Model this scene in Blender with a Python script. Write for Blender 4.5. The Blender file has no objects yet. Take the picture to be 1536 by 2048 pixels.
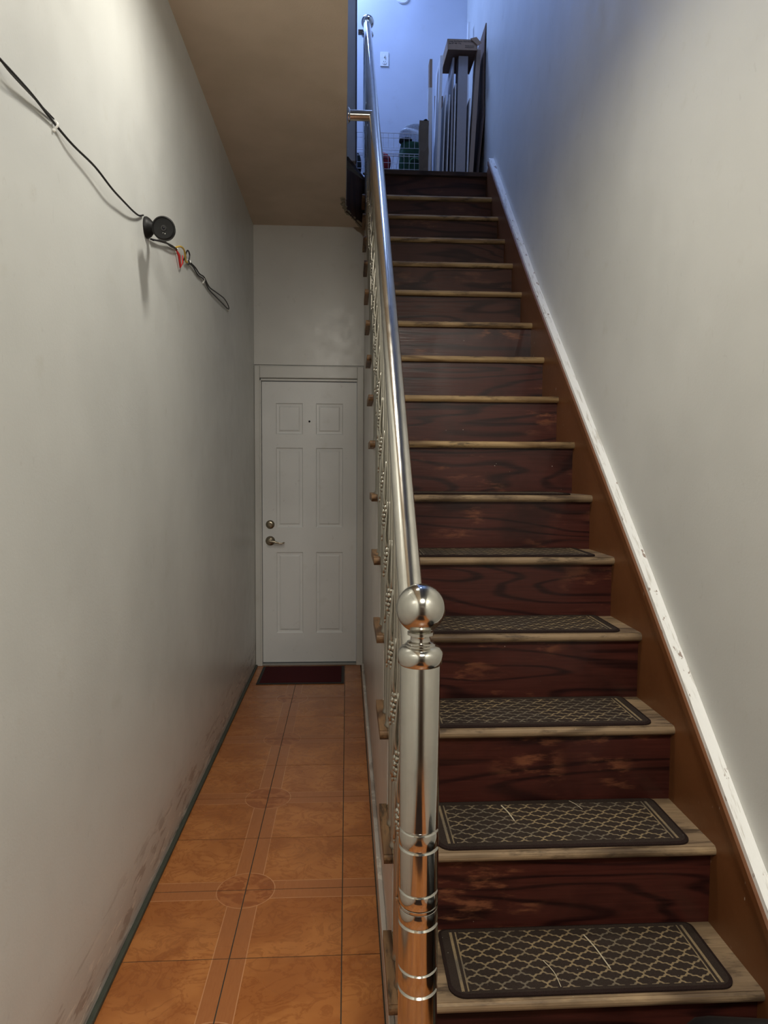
import bpy, bmesh, math, random
from mathutils import Vector, Matrix
random.seed(7)
PI = math.pi
scene = bpy.context.scene
COL = scene.collection

# ------------------------------------------------------------------ camera
F_PX, YAW, PITCH, ROLL, EYE = 1361.76, 0.0544, -0.0590, 0.0052, 1.4025
cam_d = bpy.data.cameras.new('camera'); cam = bpy.data.objects.new('camera', cam_d); COL.objects.link(cam)
cam_d.sensor_fit = 'HORIZONTAL'; cam_d.sensor_width = 36.0; cam_d.lens = F_PX / 1536 * 36.0
cam_d.clip_start = 0.02
_cy, _sy, _cp, _sp = math.cos(YAW), math.sin(YAW), math.cos(PITCH), math.sin(PITCH)
_f = Vector((_sy*_cp, _cy*_cp, _sp)); _r = Vector((_cy, -_sy, 0)); _u = _r.cross(_f)
_c, _s = math.cos(ROLL), math.sin(ROLL)
_R = _c*_r + _s*_u; _U = -_s*_r + _c*_u
cam.matrix_world = Matrix(((_R.x, _U.x, -_f.x, 0), (_R.y, _U.y, -_f.y, 0), (_R.z, _U.z, -_f.z, EYE), (0, 0, 0, 1)))
scene.camera = cam

# ------------------------------------------------------------------ world, lights, exposure
w = bpy.data.worlds.new('world'); scene.world = w; w.use_nodes = True
w.node_tree.nodes['Background'].inputs[0].default_value = (0.75, 0.8, 0.9, 1)
w.node_tree.nodes['Background'].inputs[1].default_value = 0.15
scene.view_settings.view_transform = 'Standard'; scene.view_settings.look = 'None'
scene.view_settings.gamma = 1; scene.view_settings.use_curve_mapping = False
scene.view_settings.exposure = 0.12

def area(name, loc, target, sx, sy, power, col):
    l = bpy.data.lights.new(name, 'AREA'); l.shape = 'RECTANGLE'; l.size = sx; l.size_y = sy
    l.energy = power; l.color = col
    o = bpy.data.objects.new(name, l); COL.objects.link(o); o.location = loc
    o.rotation_euler = (Vector(target) - Vector(loc)).to_track_quat('-Z', 'Y').to_euler()
    return o
LAMP_POWER = 12; FILL_POWER = 60; WARM = (1.0, 0.955, 0.86)
area('hall_lamp_light', (-0.10, 1.95, 2.99), (-0.10, 1.95, 0), 0.16, 0.16, LAMP_POWER, WARM)
area('entry_fill_light', (0.30, -0.55, 2.95), (0.30, 0.3, 0.0), 0.5, 0.5, FILL_POWER, WARM)  # fill light added behind the viewer
area('upstairs_lamp_light', (-0.22, 5.40, 5.75), (0.3, 5.3, 3.6), 0.4, 0.4, 27, (0.31, 0.48, 1.0))
area('stairwell_lamp_light', (0.45, 4.2, 5.85), (0.6, 4.5, 3.0), 0.5, 0.5, 8, (0.36, 0.52, 1.0))

# ------------------------------------------------------------------ helpers
def tag(o, label=None, cat=None, group=None, kind=None):
    if label: o['label'] = label
    if cat: o['category'] = cat
    if group: o['group'] = group
    if kind: o['kind'] = kind
    return o
def obj(name, bm, mat, parent=None, smooth=False, loc=None):
    me = bpy.data.meshes.new(name)
    bmesh.ops.recalc_face_normals(bm, faces=bm.faces[:])
    bm.to_mesh(me); bm.free()
    mats = mat if isinstance(mat, (list, tuple)) else [mat]
    for m in mats: me.materials.append(m)
    if smooth:
        me.polygons.foreach_set('use_smooth', [True]*len(me.polygons))
        me.set_sharp_from_angle(angle=math.radians(38))
    o = bpy.data.objects.new(name, me); COL.objects.link(o)
    if parent: o.parent = parent
    if loc: o.location = loc
    return o
def inst(name, me, parent, loc, rot=None, scale=None):
    o = bpy.data.objects.new(name, me); COL.objects.link(o); o.parent = parent; o.location = loc
    if rot: o.rotation_euler = rot
    if scale: o.scale = scale
    return o
def thing(name, loc, label, cat, group=None):
    o = bpy.data.objects.new(name, None); COL.objects.link(o); o.location = loc; o.empty_display_size = 0.05
    return tag(o, label, cat, group)
def BM(): return bmesh.new()
def add_box(bm, x0, x1, y0, y1, z0, z1, bev=0.0, seg=2, mi=0):
    vs = [bm.verts.new(c) for c in ((x0,y0,z0),(x1,y0,z0),(x1,y1,z0),(x0,y1,z0),(x0,y0,z1),(x1,y0,z1),(x1,y1,z1),(x0,y1,z1))]
    fs = [bm.faces.new([vs[i] for i in q]) for q in ((0,3,2,1),(4,5,6,7),(0,1,5,4),(1,2,6,5),(2,3,7,6),(3,0,4,7))]
    for f in fs: f.material_index = mi
    if bev > 0:
        es = list({e for f in fs for e in f.edges})
        bmesh.ops.bevel(bm, geom=es, offset=bev, segments=seg, affect='EDGES', profile=0.5)
    return bm
def box(x0, x1, y0, y1, z0, z1, bev=0.0, seg=2):
    return add_box(BM(), x0, x1, y0, y1, z0, z1, bev, seg)
def add_prism(bm, pts, axis, a0, a1, mi=0):
    """pts: polygon in the other two axes, extruded along axis from a0 to a1"""
    def mk(p, a):
        if axis == 'x': return (a, p[0], p[1])
        if axis == 'y': return (p[0], a, p[1])
        return (p[0], p[1], a)
    A = [bm.verts.new(mk(p, a0)) for p in pts]; B = [bm.verts.new(mk(p, a1)) for p in pts]
    n = len(pts); fs = [bm.faces.new(A[::-1]), bm.faces.new(B)]
    for i in range(n): fs.append(bm.faces.new((A[i], A[(i+1) % n], B[(i+1) % n], B[i])))
    for f in fs: f.material_index = mi
    return bm
def add_lathe(bm, prof, seg=24, M=None, mi=0):
    """prof: (r, z) list, revolved around z"""
    rings = []
    for r, z in prof:
        if r < 1e-6: ring = [bm.verts.new((0, 0, z))]
        else: ring = [bm.verts.new((r*math.cos(2*PI*k/seg), r*math.sin(2*PI*k/seg), z)) for k in range(seg)]
        rings.append(ring)
    for a, b in zip(rings, rings[1:]):
        for k in range(seg):
            q = [a[k % len(a)], a[(k+1) % len(a)], b[(k+1) % len(b)], b[k % len(b)]]
            u = []
            for v in q:
                if v not in u: u.append(v)
            if len(u) > 2:
                f = bm.faces.new(u); f.material_index = mi
    for ring in (rings[0], rings[-1]):
        if len(ring) > 2:
            f = bm.faces.new(ring); f.material_index = mi
    if M is not None: bmesh.ops.transform(bm, matrix=M, verts=[v for r in rings for v in r])
    return bm
def add_tube(bm, pts, r, seg=10, mi=0, cap=True):
    pts = [Vector(p) for p in pts]; rings = []; up = None
    rr = r if isinstance(r, (list, tuple)) else [r]*len(pts)
    for i, p in enumerate(pts):
        t = (pts[min(i+1, len(pts)-1)] - pts[max(i-1, 0)]).normalized()
        if up is None: up = Vector((0, 0, 1)) if abs(t.z) < .9 else Vector((1, 0, 0))
        s = t.cross(up).normalized(); up = s.cross(t).normalized()
        rings.append([bm.verts.new(p + rr[i]*(math.cos(2*PI*k/seg)*s + math.sin(2*PI*k/seg)*up)) for k in range(seg)])
    for a, b in zip(rings, rings[1:]):
        for k in range(seg):
            f = bm.faces.new((a[k], a[(k+1) % seg], b[(k+1) % seg], b[k])); f.material_index = mi
    if cap:
        for q in (rings[0], rings[-1]):
            f = bm.faces.new(q); f.material_index = mi
    return bm
def add_ball(bm, c, r, u=10, v=7, sc=(1, 1, 1)):
    M = Matrix.Translation(c) @ Matrix.Diagonal((sc[0], sc[1], sc[2], 1))
    bmesh.ops.create_uvsphere(bm, u_segments=u, v_segments=v, radius=r, matrix=M); return bm
def dir_matrix(loc, d):
    return Matrix.Translation(loc) @ Vector(d).to_track_quat('Z', 'Y').to_matrix().to_4x4()

def smooth_path(P, n=6):
    P = [Vector(p) for p in P]; out = []
    for i in range(len(P)-1):
        p0, p1, p2, p3 = P[max(i-1, 0)], P[i], P[i+1], P[min(i+2, len(P)-1)]
        for k in range(n):
            t = k/n; out.append(.5*((2*p1)+(-p0+p2)*t+(2*p0-5*p1+4*p2-p3)*t*t+(-p0+3*p1-3*p2+p3)*t**3))
    return out+[P[-1]]
# ---- node material helper
class N:
    def __init__(s, name):
        s.m = bpy.data.materials.new(name); s.m.use_nodes = True; s.t = s.m.node_tree; s.n = s.t.nodes
        s.b = s.n['Principled BSDF']
    def new(s, typ, **k):
        n = s.n.new(typ)
        for a, v in k.items(): setattr(n, a, v)
        return n
    def link(s, a, b): s.t.links.new(a, b)
    def put(s, sock, v):
        if isinstance(v, bpy.types.NodeSocket): s.link(v, sock)
        elif isinstance(v, (tuple, list)) and len(v) == 3 and sock.type == 'RGBA': sock.default_value = (*v, 1)
        else: sock.default_value = v
    def math(s, op, a, b=0.0, c=0.0, clamp=False):
        n = s.new('ShaderNodeMath', operation=op, use_clamp=clamp)
        s.put(n.inputs[0], a); s.put(n.inputs[1], b); s.put(n.inputs[2], c); return n.outputs[0]
    def pos(s): return s.new('ShaderNodeNewGeometry').outputs['Position']
    def ob(s): return s.new('ShaderNodeTexCoord').outputs['Object']
    def rnd(s): return s.new('ShaderNodeObjectInfo').outputs['Random']
    def xyz(s, v):
        n = s.new('ShaderNodeSeparateXYZ'); s.link(v, n.inputs[0]); return n.outputs
    def comb(s, x, y, z):
        n = s.new('ShaderNodeCombineXYZ')
        for i, v in enumerate((x, y, z)): s.put(n.inputs[i], v)
        return n.outputs[0]
    def scl(s, v, sc, off=None):
        n = s.new('ShaderNodeVectorMath', operation='MULTIPLY'); s.link(v, n.inputs[0]); n.inputs[1].default_value = sc
        if off is None: return n.outputs[0]
        a = s.new('ShaderNodeVectorMath', operation='ADD'); s.link(n.outputs[0], a.inputs[0]); s.put(a.inputs[1], off); return a.outputs[0]
    def noise(s, v, scale, detail=4, rough=.55, dist=0.0):
        n = s.new('ShaderNodeTexNoise'); s.link(v, n.inputs['Vector'])
        n.inputs['Scale'].default_value = scale; n.inputs['Detail'].default_value = detail
        n.inputs['Roughness'].default_value = rough; n.inputs['Distortion'].default_value = dist
        return n.outputs[0]
    def ramp(s, f, a, b, c0=0.0, c1=1.0):
        n = s.new('ShaderNodeMapRange', interpolation_type='SMOOTHSTEP'); s.put(n.inputs[0], f)
        n.inputs[1].default_value = a; n.inputs[2].default_value = b; n.inputs[3].default_value = c0; n.inputs[4].default_value = c1
        return n.outputs[0]
    def mix(s, f, a, b):
        n = s.new('ShaderNodeMix', data_type='RGBA'); s.put(n.inputs['Factor'], f)
        s.put(n.inputs[6], a); s.put(n.inputs[7], b); return n.outputs[2]
    def base(s, v): s.put(s.b.inputs['Base Color'], v); return s
    def set(s, rough=None, metal=None, spec=None, coat=None, trans=None, ior=None):
        for k, v in (('Roughness', rough), ('Metallic', metal), ('Specular IOR Level', spec), ('Coat Weight', coat), ('Transmission Weight', trans), ('IOR', ior)):
            if v is not None: s.put(s.b.inputs[k], v)
        return s
    def bump(s, h, strength=.3, dist=.002):
        n = s.new('ShaderNodeBump'); s.put(n.inputs['Height'], h); n.inputs['Strength'].default_value = strength
        n.inputs['Distance'].default_value = dist; s.link(n.outputs[0], s.b.inputs['Normal']); return s

def plain(name, col, rough=.5, metal=0., bump=0., scale=60., var=.08, spec=None):
    k = N(name); n = k.noise(k.ob(), scale, 3)
    k.base(k.mix(n, tuple(c*(1-var) for c in col), tuple(min(1, c*(1+var)) for c in col))).set(rough=rough, metal=metal, spec=spec)
    if bump: k.bump(n, bump)
    return k.m

def paint(name, col, rough=.45, low_scuff=False, speck=.5, brown_corner=False):
    k = N(name); p = k.pos()
    n1 = k.noise(p, 1.3, 3); n2 = k.noise(p, 9, 4); n3 = k.noise(p, 160, 2)
    c = k.mix(k.ramp(n1, .35, .65), tuple(x*.93 for x in col), tuple(min(1, x*1.04) for x in col))
    c = k.mix(k.ramp(n2, .60, .80, 0, .35), c, (col[0]*.80, col[1]*.77, col[2]*.70))
    # thin streaky scratches
    st = k.noise(k.scl(p, (1, 2.2, .8)), 26, 2, .5, 1.2)
    c = k.mix(k.ramp(st, .70, .73, 0, .20*speck), c, (.30, .27, .23))
    z = k.xyz(p)[2]
    if low_scuff:
        lo = k.ramp(z, .30, .02)
        sc = k.noise(k.scl(p, (1, .55, 3.2)), 9, 5, .6, .5)
        c = k.mix(k.math('MULTIPLY', lo, .5), c, (.40, .33, .27))
        m = k.math('MULTIPLY', k.ramp(sc, .54, .60), k.ramp(z, .26, .10))
        c = k.mix(k.math('MULTIPLY', m, .55), c, (.20, .15, .12))
        sc2 = k.noise(k.scl(p, (1, .7, 4.2)), 13, 5, .6, .3)
        m2 = k.math('MULTIPLY', k.ramp(sc2, .58, .62), k.ramp(z, .22, .08))
        c = k.mix(k.math('MULTIPLY', m2, .8), c, (.75, .70, .62))
    if brown_corner:
        q = k.xyz(p); wob = k.math('MULTIPLY', k.noise(p, 18, 3), .05)
        d = k.math('ADD', k.math('ADD', k.math('MULTIPLY', q[0], .8), q[2]), wob)
        c = k.mix(k.ramp(d, 3.155, 3.165), c, (.30, .22, .15))
    k.base(c).set(rough=k.ramp(n2, .2, .8, rough-.07, rough+.07))
    k.bump(k.math('ADD', k.math('MULTIPLY', n3, .25), k.math('ADD', n2, k.math('MULTIPLY', n1, 5))), .35, .003)
    return k.m

def wood(name, dark, light, axis=0, rough=.4, rings=9., worn=None, worn_amt=.5, stain=0., coat=0.):
    """long grain along axis"""
    k = N(name); p = k.pos()
    off = k.comb(k.math('MULTIPLY', k.rnd(), 7.3), k.math('MULTIPLY', k.rnd(), 3.1), k.math('MULTIPLY', k.rnd(), 11.7))
    sc = [1, 1, 1]; sc[axis] = .13
    v = k.scl(p, tuple(sc), off)
    big = k.noise(v, 5.0, 2, .5, .25)
    band = k.math('FRACT', k.math('MULTIPLY', big, rings))
    band = k.math('ABSOLUTE', k.math('SUBTRACT', band, .5))
    sf = [1, 1, 1]; sf[axis] = .035
    fine = k.noise(k.scl(p, tuple(sf), off), 150, 4, .6)
    g = k.math('ADD', k.math('MULTIPLY', k.ramp(band, .03, .22), .68), k.math('MULTIPLY', k.ramp(fine, .3, .7), .32))
    c = k.mix(g, dark, light)
    patch = k.noise(k.scl(p, (1, 1, 1), off), 4.5, 4)
    c = k.mix(k.ramp(patch, .45, .75, 0, .55), c, tuple(x*.55 for x in dark))
    if worn:
        wn = k.noise(k.scl(p, tuple(max(.25, a) for a in sc), off), 17, 5, .65)
        wp = k.noise(k.scl(p, (1, 1, 1), off), 2.6, 2)
        m = k.math('MULTIPLY', k.ramp(wn, .53, .66), k.ramp(wp, .47, .62))
        c = k.mix(k.math('MULTIPLY', m, worn_amt), c, worn)
    if stain:
        sn = k.noise(k.scl(p, tuple(max(.2, a) for a in sc), off), 26, 5, .7)
        c = k.mix(k.ramp(sn, .50, .66, 0, stain), c, (.035, .022, .014))
    chip = k.noise(p, 75, 2, .4)
    c = k.mix(k.ramp(chip, .80, .81, 0, .7), c, (.5, .45, .36))
    k.base(c).set(rough=k.ramp(fine, .2, .8, rough-.08, rough+.1), coat=coat)
    k.b.inputs['Specular IOR Level'].default_value = .3
    k.bump(k.math('ADD', fine, k.math('MULTIPLY', band, .6)), .25, .001)
    return k.m

M_wall_l = paint('painted_plaster_left', (.64, .65, .62), .36, low_scuff=True)
M_wall_r = paint('painted_plaster_right', (.64, .64, .605), .48)
M_wall_far = paint('painted_plaster_far', (.68, .675, .64), .33, brown_corner=True)
M_wall_up = paint('painted_plaster_upstairs', (.60, .63, .70), .6, speck=.1)
M_side = paint('stair_side_paint', (.60, .57, .53), .35, low_scuff=True)
M_trimwhite = paint('white_gloss_trim', (.66, .655, .62), .34, speck=.6)
M_door = paint('white_door_paint', (.80, .81, .80), .4, speck=.7)
M_ceil = (lambda k: (k.base(k.mix(k.ramp(k.noise(k.pos(), 3.2, 3), .3, .7), (.66, .54, .41), (.74, .605, .47))).set(rough=.6),
          k.bump(k.noise(k.pos(), 230, 3), .5, .002), k.m)[-1])(N('tan_ceiling_paint'))
M_riser = wood('mahogany_riser', (.014, .004, .004), (.066, .016, .011), 0, .36, 11, worn=(.30, .11, .05), worn_amt=.6, coat=.15)
M_riser_up = wood('mahogany_riser_upper', (.018, .007, .006), (.080, .031, .023), 0, .5, 11, worn=(.30, .14, .08), worn_amt=.25)  # upper risers, lighter and browner than the lower ones
M_tread = wood('worn_oak_tread', (.085, .053, .030), (.29, .20, .115), 0, .6, 7, worn=(.52, .37, .20), worn_amt=.5, stain=.75)
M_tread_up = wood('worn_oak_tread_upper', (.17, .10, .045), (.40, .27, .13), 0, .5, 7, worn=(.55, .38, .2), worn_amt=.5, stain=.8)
M_return = wood('oak_end_grain', (.07, .034, .018), (.27, .155, .075), 1, .5, 7, stain=.85)
M_landing = wood('dark_landing_wood', (.018, .010, .007), (.07, .038, .024), 0, .4, 7, stain=.6)
M_fascia = wood('dark_stained_fascia', (.035, .017, .012), (.10, .048, .030), 2, .5, 6)
M_green = plain('green_grey_caulk', (.050, .057, .042), .6, bump=.4, scale=40, var=.35)

def skirt_mat():
    k = N('brown_painted_stringer'); p = k.pos(); n = k.noise(p, 6, 4)
    c = k.mix(n, (.115, .040, .013), (.175, .066, .022))
    y = k.xyz(p)
    f = k.noise(k.comb(0.0, k.math('MULTIPLY', y[1], 2.4), k.math('MULTIPLY', y[2], .8)), 36, 3, .5, .4)
    dens = k.ramp(k.noise(p, 2.3, 2), .40, .62)
    c = k.mix(k.math('MULTIPLY', k.ramp(f, .725, .745), dens), c, (.62, .55, .44))
    k.base(c).set(rough=.38); k.bump(k.noise(p, 30, 4), .25, .002); return k.m
M_skirt = skirt_mat()
def cap_mat():
    k = N('chipped_white_cap'); p = k.pos(); q = k.xyz(p)
    # long grain along the slope
    a = k.math('ADD', k.math('MULTIPLY', q[1], .72), k.math('MULTIPLY', q[2], .69))
    b = k.math('SUBTRACT', k.math('MULTIPLY', q[1], .69), k.math('MULTIPLY', q[2], .72))
    f = k.noise(k.comb(q[0], k.math('MULTIPLY', a, .10), b), 85, 4, .6)
    c = k.mix(k.ramp(f, .54, .68, 0, .65), (.90, .90, .87), (.50, .47, .40))
    f2 = k.noise(k.comb(k.math('MULTIPLY', q[0], 1.), k.math('MULTIPLY', a, .4), b), 38, 4, .6)
    c = k.mix(k.ramp(f2, .64, .67, 0, .8), c, (.22, .13, .08))
    k.base(c).set(rough=.42); k.bump(f, .4, .002); return k.m
M_cap = cap_mat()

def tile_mat():
    k = N('amber_marbled_ceramic_tile'); p = k.pos(); q = k.xyz(p)
    XA, YA, S = -.3361, 1.903, .3232
    # repeats every two tiles, mirrored about the printed joint lines
    u = k.math('ABSOLUTE', k.math('SUBTRACT', k.math('FLOORED_MODULO', k.math('ADD', k.math('SUBTRACT', q[0], XA), S), 2*S), S))
    v = k.math('ABSOLUTE', k.math('SUBTRACT', k.math('FLOORED_MODULO', k.math('SUBTRACT', q[1], YA), 2*S), S))
    off = k.comb(k.math('MULTIPLY', k.rnd(), 17.), k.math('MULTIPLY', k.rnd(), 9.), 0.0)
    vv = k.scl(p, (1, 1.25, 1), off)
    m = k.noise(vv, 9, 6, .62, 1.6); vein = k.ramp(k.math('ABSOLUTE', k.math('SUBTRACT', m, .5)), .0, .055)
    m2 = k.noise(vv, 4, 3, .5, .8)
    c = k.mix(k.ramp(m2, .35, .65), (.36, .122, .031), (.47, .180, .050))
    c = k.mix(k.math('MULTIPLY', k.math('SUBTRACT', 1., vein), .42), c, (.22, .060, .014))
    strip = k.mix(k.noise(k.scl(p, (7, 1, 1), off), 22, 3), (.33, .115, .035), (.41, .155, .052))
    band = k.math('LESS_THAN', k.math('MINIMUM', u, v), .048)
    c = k.mix(band, c, strip)
    rad = k.math('SQRT', k.math('ADD', k.math('MULTIPLY', u, u), k.math('MULTIPLY', v, v)))
    incirc = k.math('LESS_THAN', rad, .095)
    swirl = k.mix(k.ramp(k.noise(vv, 15, 3, .5, 1.5), .44, .58), (.40, .145, .045), (.30, .095, .028))
    c = k.mix(incirc, c, swirl)
    def line(d, at, wd): return k.ramp(k.math('ABSOLUTE', k.math('SUBTRACT', d, at)), wd*1.6, wd*.6)
    ln = k.math('MAXIMUM', k.math('MULTIPLY', line(u, .048, .0012), k.math('GREATER_THAN', v, .048)),
                k.math('MULTIPLY', line(v, .048, .0012), k.math('GREATER_THAN', u, .048)))
    ln = k.math('MULTIPLY', ln, k.math('SUBTRACT', 1., incirc))
    ln = k.math('MAXIMUM', ln, line(rad, .096, .0014))
    wear = k.ramp(k.noise(p, 3, 3), .30, .55, .35, .75)
    c = k.mix(k.math('MULTIPLY', ln, wear), c, (.60, .30, .14))
    dirt = k.noise(p, 1.9, 4)
    c = k.mix(k.ramp(dirt, .48, .75, 0, .35), c, (.22, .085, .035))
    sp = k.noise(p, 60, 2, .4)
    c = k.mix(k.ramp(sp, .79, .80, 0, .7), c, (.05, .025, .015))
    k.base(c).set(rough=k.ramp(dirt, .3, .7, .20, .34), spec=.45)
    k.bump(k.math('ADD', k.noise(p, 7, 2), k.math('MULTIPLY', ln, -.15)), .12, .002)
    return k.m
M_tile = tile_mat()
M_grout = plain('dark_grout', (.045, .035, .022), .85, bump=.5, scale=90, var=.4)

def metal(name, col, rough, bump=.05, smudge=.12):
    k = N(name); p = k.ob(); n = k.noise(p, 14, 4); f = k.noise(p, 90, 3)
    k.base(k.mix(k.ramp(n, .4, .75), col, tuple(c*.86 for c in col))).set(metal=1., rough=k.ramp(n, .3, .75, rough, rough+smudge))
    k.bump(f, bump, .0006); return k.m
M_steel = metal('polished_steel', (.64, .62, .565), .085, .03, .09)
M_rail = metal('polished_steel_rail', (.82, .79, .72), .13, .02, .06)
M_balu = metal('cast_silver_baluster', (.50, .475, .41), .30, .10, .10)
M_brass = metal('aged_nickel_hardware', (.42, .37, .28), .25)

def mat_carpet():
    k = N('brown_trellis_carpet'); o = k.ob(); q = k.xyz(o); p = k.pos()
    W = .0525; H = .0435
    x = k.math('DIVIDE', q[0], W); y = k.math('DIVIDE', q[1], H)
    a = k.math('MULTIPLY', k.math('ADD', x, y), 1.); b = k.math('SUBTRACT', x, y)
    def wav(t):
        s1 = k.math('MULTIPLY', k.math('SINE', k.math('MULTIPLY', t, 2*PI)), .085)
        s3 = k.math('MULTIPLY', k.math('SINE', k.math('MULTIPLY', t, 6*PI)), .032)
        return k.math('ADD', s1, s3)
    def dist(t): return k.math('ABSOLUTE', k.math('SUBTRACT', k.math('FRACT', k.math('ADD', t, .5)), .5))
    d = k.math('MINIMUM', dist(k.math('ADD', a, wav(b))), dist(k.math('ADD', b, wav(a))))
    line = k.ramp(d, .092, .055)
    ax = k.math('ABSOLUTE', q[0]); ay = k.math('ABSOLUTE', q[1])
    inside = k.math('MULTIPLY', k.math('LESS_THAN', ax, .290), k.math('LESS_THAN', ay, .098))
    line = k.math('MULTIPLY', line, inside)
    b1 = k.ramp(k.math('ABSOLUTE', k.math('SUBTRACT', ax, .291)), .0022, .0012)
    b2 = k.ramp(k.math('ABSOLUTE', k.math('SUBTRACT', ax, .3035)), .0042, .0028)
    bars = k.math('MULTIPLY', k.math('MAXIMUM', b1, b2), k.math('LESS_THAN', ay, .100))
    line = k.math('MAXIMUM', line, bars)
    fz = k.noise(p, 420, 2); wr = k.noise(p, 7, 3)
    gold = k.mix(k.ramp(wr, .42, .62), (.29, .215, .12), (.17, .14, .10))
    base = k.mix(fz, (.018, .012, .009), (.058, .042, .033))
    c = k.mix(k.math('MULTIPLY', line, k.ramp(fz, .25, .55, .55, 1.)), base, gold)
    lint = k.noise(p, 130, 2, .3)
    c = k.mix(k.ramp(lint, .78, .80, 0, .8), c, (.5, .45, .38))
    k.base(c).set(rough=.95, spec=.1); k.bump(fz, .8, .003); return k.m
M_carpet = mat_carpet()
M_binding = plain('carpet_binding', (.022, .013, .011), .9, bump=.7, scale=350, var=.5, spec=.1)
M_doormat = plain('burgundy_doormat', (.060, .011, .013), .95, bump=.7, scale=300, var=.5, spec=.1)
M_matedge = plain('black_rubber_edge', (.018, .016, .015), .7)
M_black = plain('black_plastic', (.006, .006, .006), .5, spec=.3)
M_blackrub = plain('black_cable', (.010, .010, .010), .45)
M_lens = plain('lens_glass', (.02, .02, .025), .05)
M_lensring = plain('lens_ring', (.03, .03, .03), .3)
M_whiteplastic = plain('white_plastic', (.80, .80, .76), .4)
M_red = plain('red_insulation', (.45, .02, .02), .45)
M_yellow = plain('yellow_insulation', (.55, .36, .06), .45)
M_card = plain('cardboard', (.36, .245, .16), .85, bump=.2, scale=30)
M_card2 = plain('cardboard_pale', (.42, .33, .26), .85, bump=.2, scale=30)
M_carddark = plain('cardboard_shaded', (.16, .10, .07), .9)  # shade is put into this darker cardboard tone
M_boardw = plain('white_board', (.86, .86, .86), .5)
M_boardg = plain('grey_board', (.42, .40, .40), .6)
M_ink = plain('printed_ink', (.03, .025, .02), .7)
M_wire = plain('white_coated_wire', (.75, .76, .80), .4)
M_greenbag = plain('green_fabric_bag', (.006, .055, .020), .8, bump=.6, scale=18, var=.4)
M_darkbag = plain('dark_contents', (.01, .014, .012), .7)
M_paper = plain('brown_paper_bag', (.17, .13, .085), .85, bump=.8, scale=14, var=.2)
M_redcloth = plain('red_fabric', (.32, .012, .02), .6, bump=.8, scale=20, var=.4)
M_straw = plain('straw_colour', (.55, .47, .33), .8)
M_peel = plain('bare_plaster', (.30, .26, .19), .9, bump=.8, scale=40, var=.4)
def film():
    k = N('clear_plastic_film'); k.base((.85, .88, .92)).set(rough=.12, trans=.55, ior=1.2)
    k.bump(k.noise(k.ob(), 25, 4, .6, 1.), 1., .01); return k.m
M_film = film()

# ------------------------------------------------------------------ measures of the place
XL, XW, XS, XT, XSIDE = -.654, .990, .958, .095, .118     # left wall, right wall, stringer face, tread ends, stair side
YD = 4.894; ZC = 3.111; ZL = 3.464; YB = 5.85; YF = -1.9; ZTOP = 5.95
NY = [1.440, 1.660, 1.897, 2.135, 2.375, 2.610, 2.832, 3.064, 3.305, 3.535, 3.762, 3.980, 4.195, 4.395, 4.597, 4.775]
NZ = [.217, .436, .664, .883, 1.101, 1.315, 1.532, 1.747, 1.964, 2.178, 2.394, 2.614, 2.824, 3.031, 3.230, 3.464]
TH = .027; NOSE = .028

# ------------------------------------------------------------------ the setting
def S(o): return tag(o, kind='structure')
fl = S(obj('floor', box(XL-.1, XW+.1, YF-.1, YD+.15, -.12, -.0012), M_grout))
# tiles: whole ones share a mesh
XA, YA, TS = -.3361, 1.903, .3232; G = .0017
def tile_mesh(x0, x1):
    bm = box(x0+G, x1-G, G, TS-G, -.009, 0.0)
    me = bpy.data.meshes.new('tile'); bmesh.ops.recalc_face_normals(bm, faces=bm.faces[:]); bm.to_mesh(me); bm.free(); me.materials.append(M_tile); return me
cols = [(XL+.004, XA), (XA, XA+TS), (XA+TS, XSIDE-.018)]
cms = [tile_mesh(a, b) for a, b in cols]
front_cols = cols[:2] + [(XA+TS, XA+2*TS), (XA+2*TS, XA+3*TS), (XA+3*TS, XW-.004)]
front_cms = cms[:2] + [tile_mesh(a, b) for a, b in front_cols[2:]]
for kk in range(-11, 10):
    y = YA + kk*TS
    if y + TS > YD + .03: 
        continue
    use = front_cms if y + TS < 1.46 else cms
    for me in use:
        inst('tile', me, fl, (0, y, random.uniform(-.0002, .0002)))
lastm = []
y = YA + 9*TS
for a, b in cols:
    bm = box(a+G, b-G, y+G, YD+.04, -.009, 0)
    obj('tile', bm, M_tile, fl)

S(obj('wall_left', box(XL-.1, XL, YF, YD+.2, -.1, ZC+.02), M_wall_l))
S(obj('wall_right', box(XW, XW+.12, YF, YB+.1, -.1, ZTOP), M_wall_r))
dr2 = S(obj('added_door', box(-.30, .62, YF-.01, YF+.03, 0, 2.05, .004), plain('added_dark_door', (.05, .03, .02), .5)))  # unseen door, added for its dark streak in the newel post
S(obj('wall_front', box(XL-.1, XW+.1, YF-.1, YF, -.1, ZTOP), plain('taupe_entry_wall', (.20, .175, .145), .6)))  # dark tone chosen for its reflection in the newel post
# far wall of the hallway with the door opening, its upper sheet slightly proud
DX0, DX1, DH = -.603, .067, 2.035
bm = BM()
add_box(bm, XL-.05, DX0-.012, YD-.004, YD+.12, -.1, 2.149)
add_box(bm, DX1+.012, XSIDE+.02, YD-.004, YD+.12, -.1, 2.149)
add_box(bm, DX0-.012, DX1+.012, YD-.004, YD+.12, DH+.012, 2.149)
add_box(bm, XL-.05, XSIDE+.25, YD-.013, YD+.12, 2.151, ZC+.01)
S(obj('wall_far', bm, M_wall_far))
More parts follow.
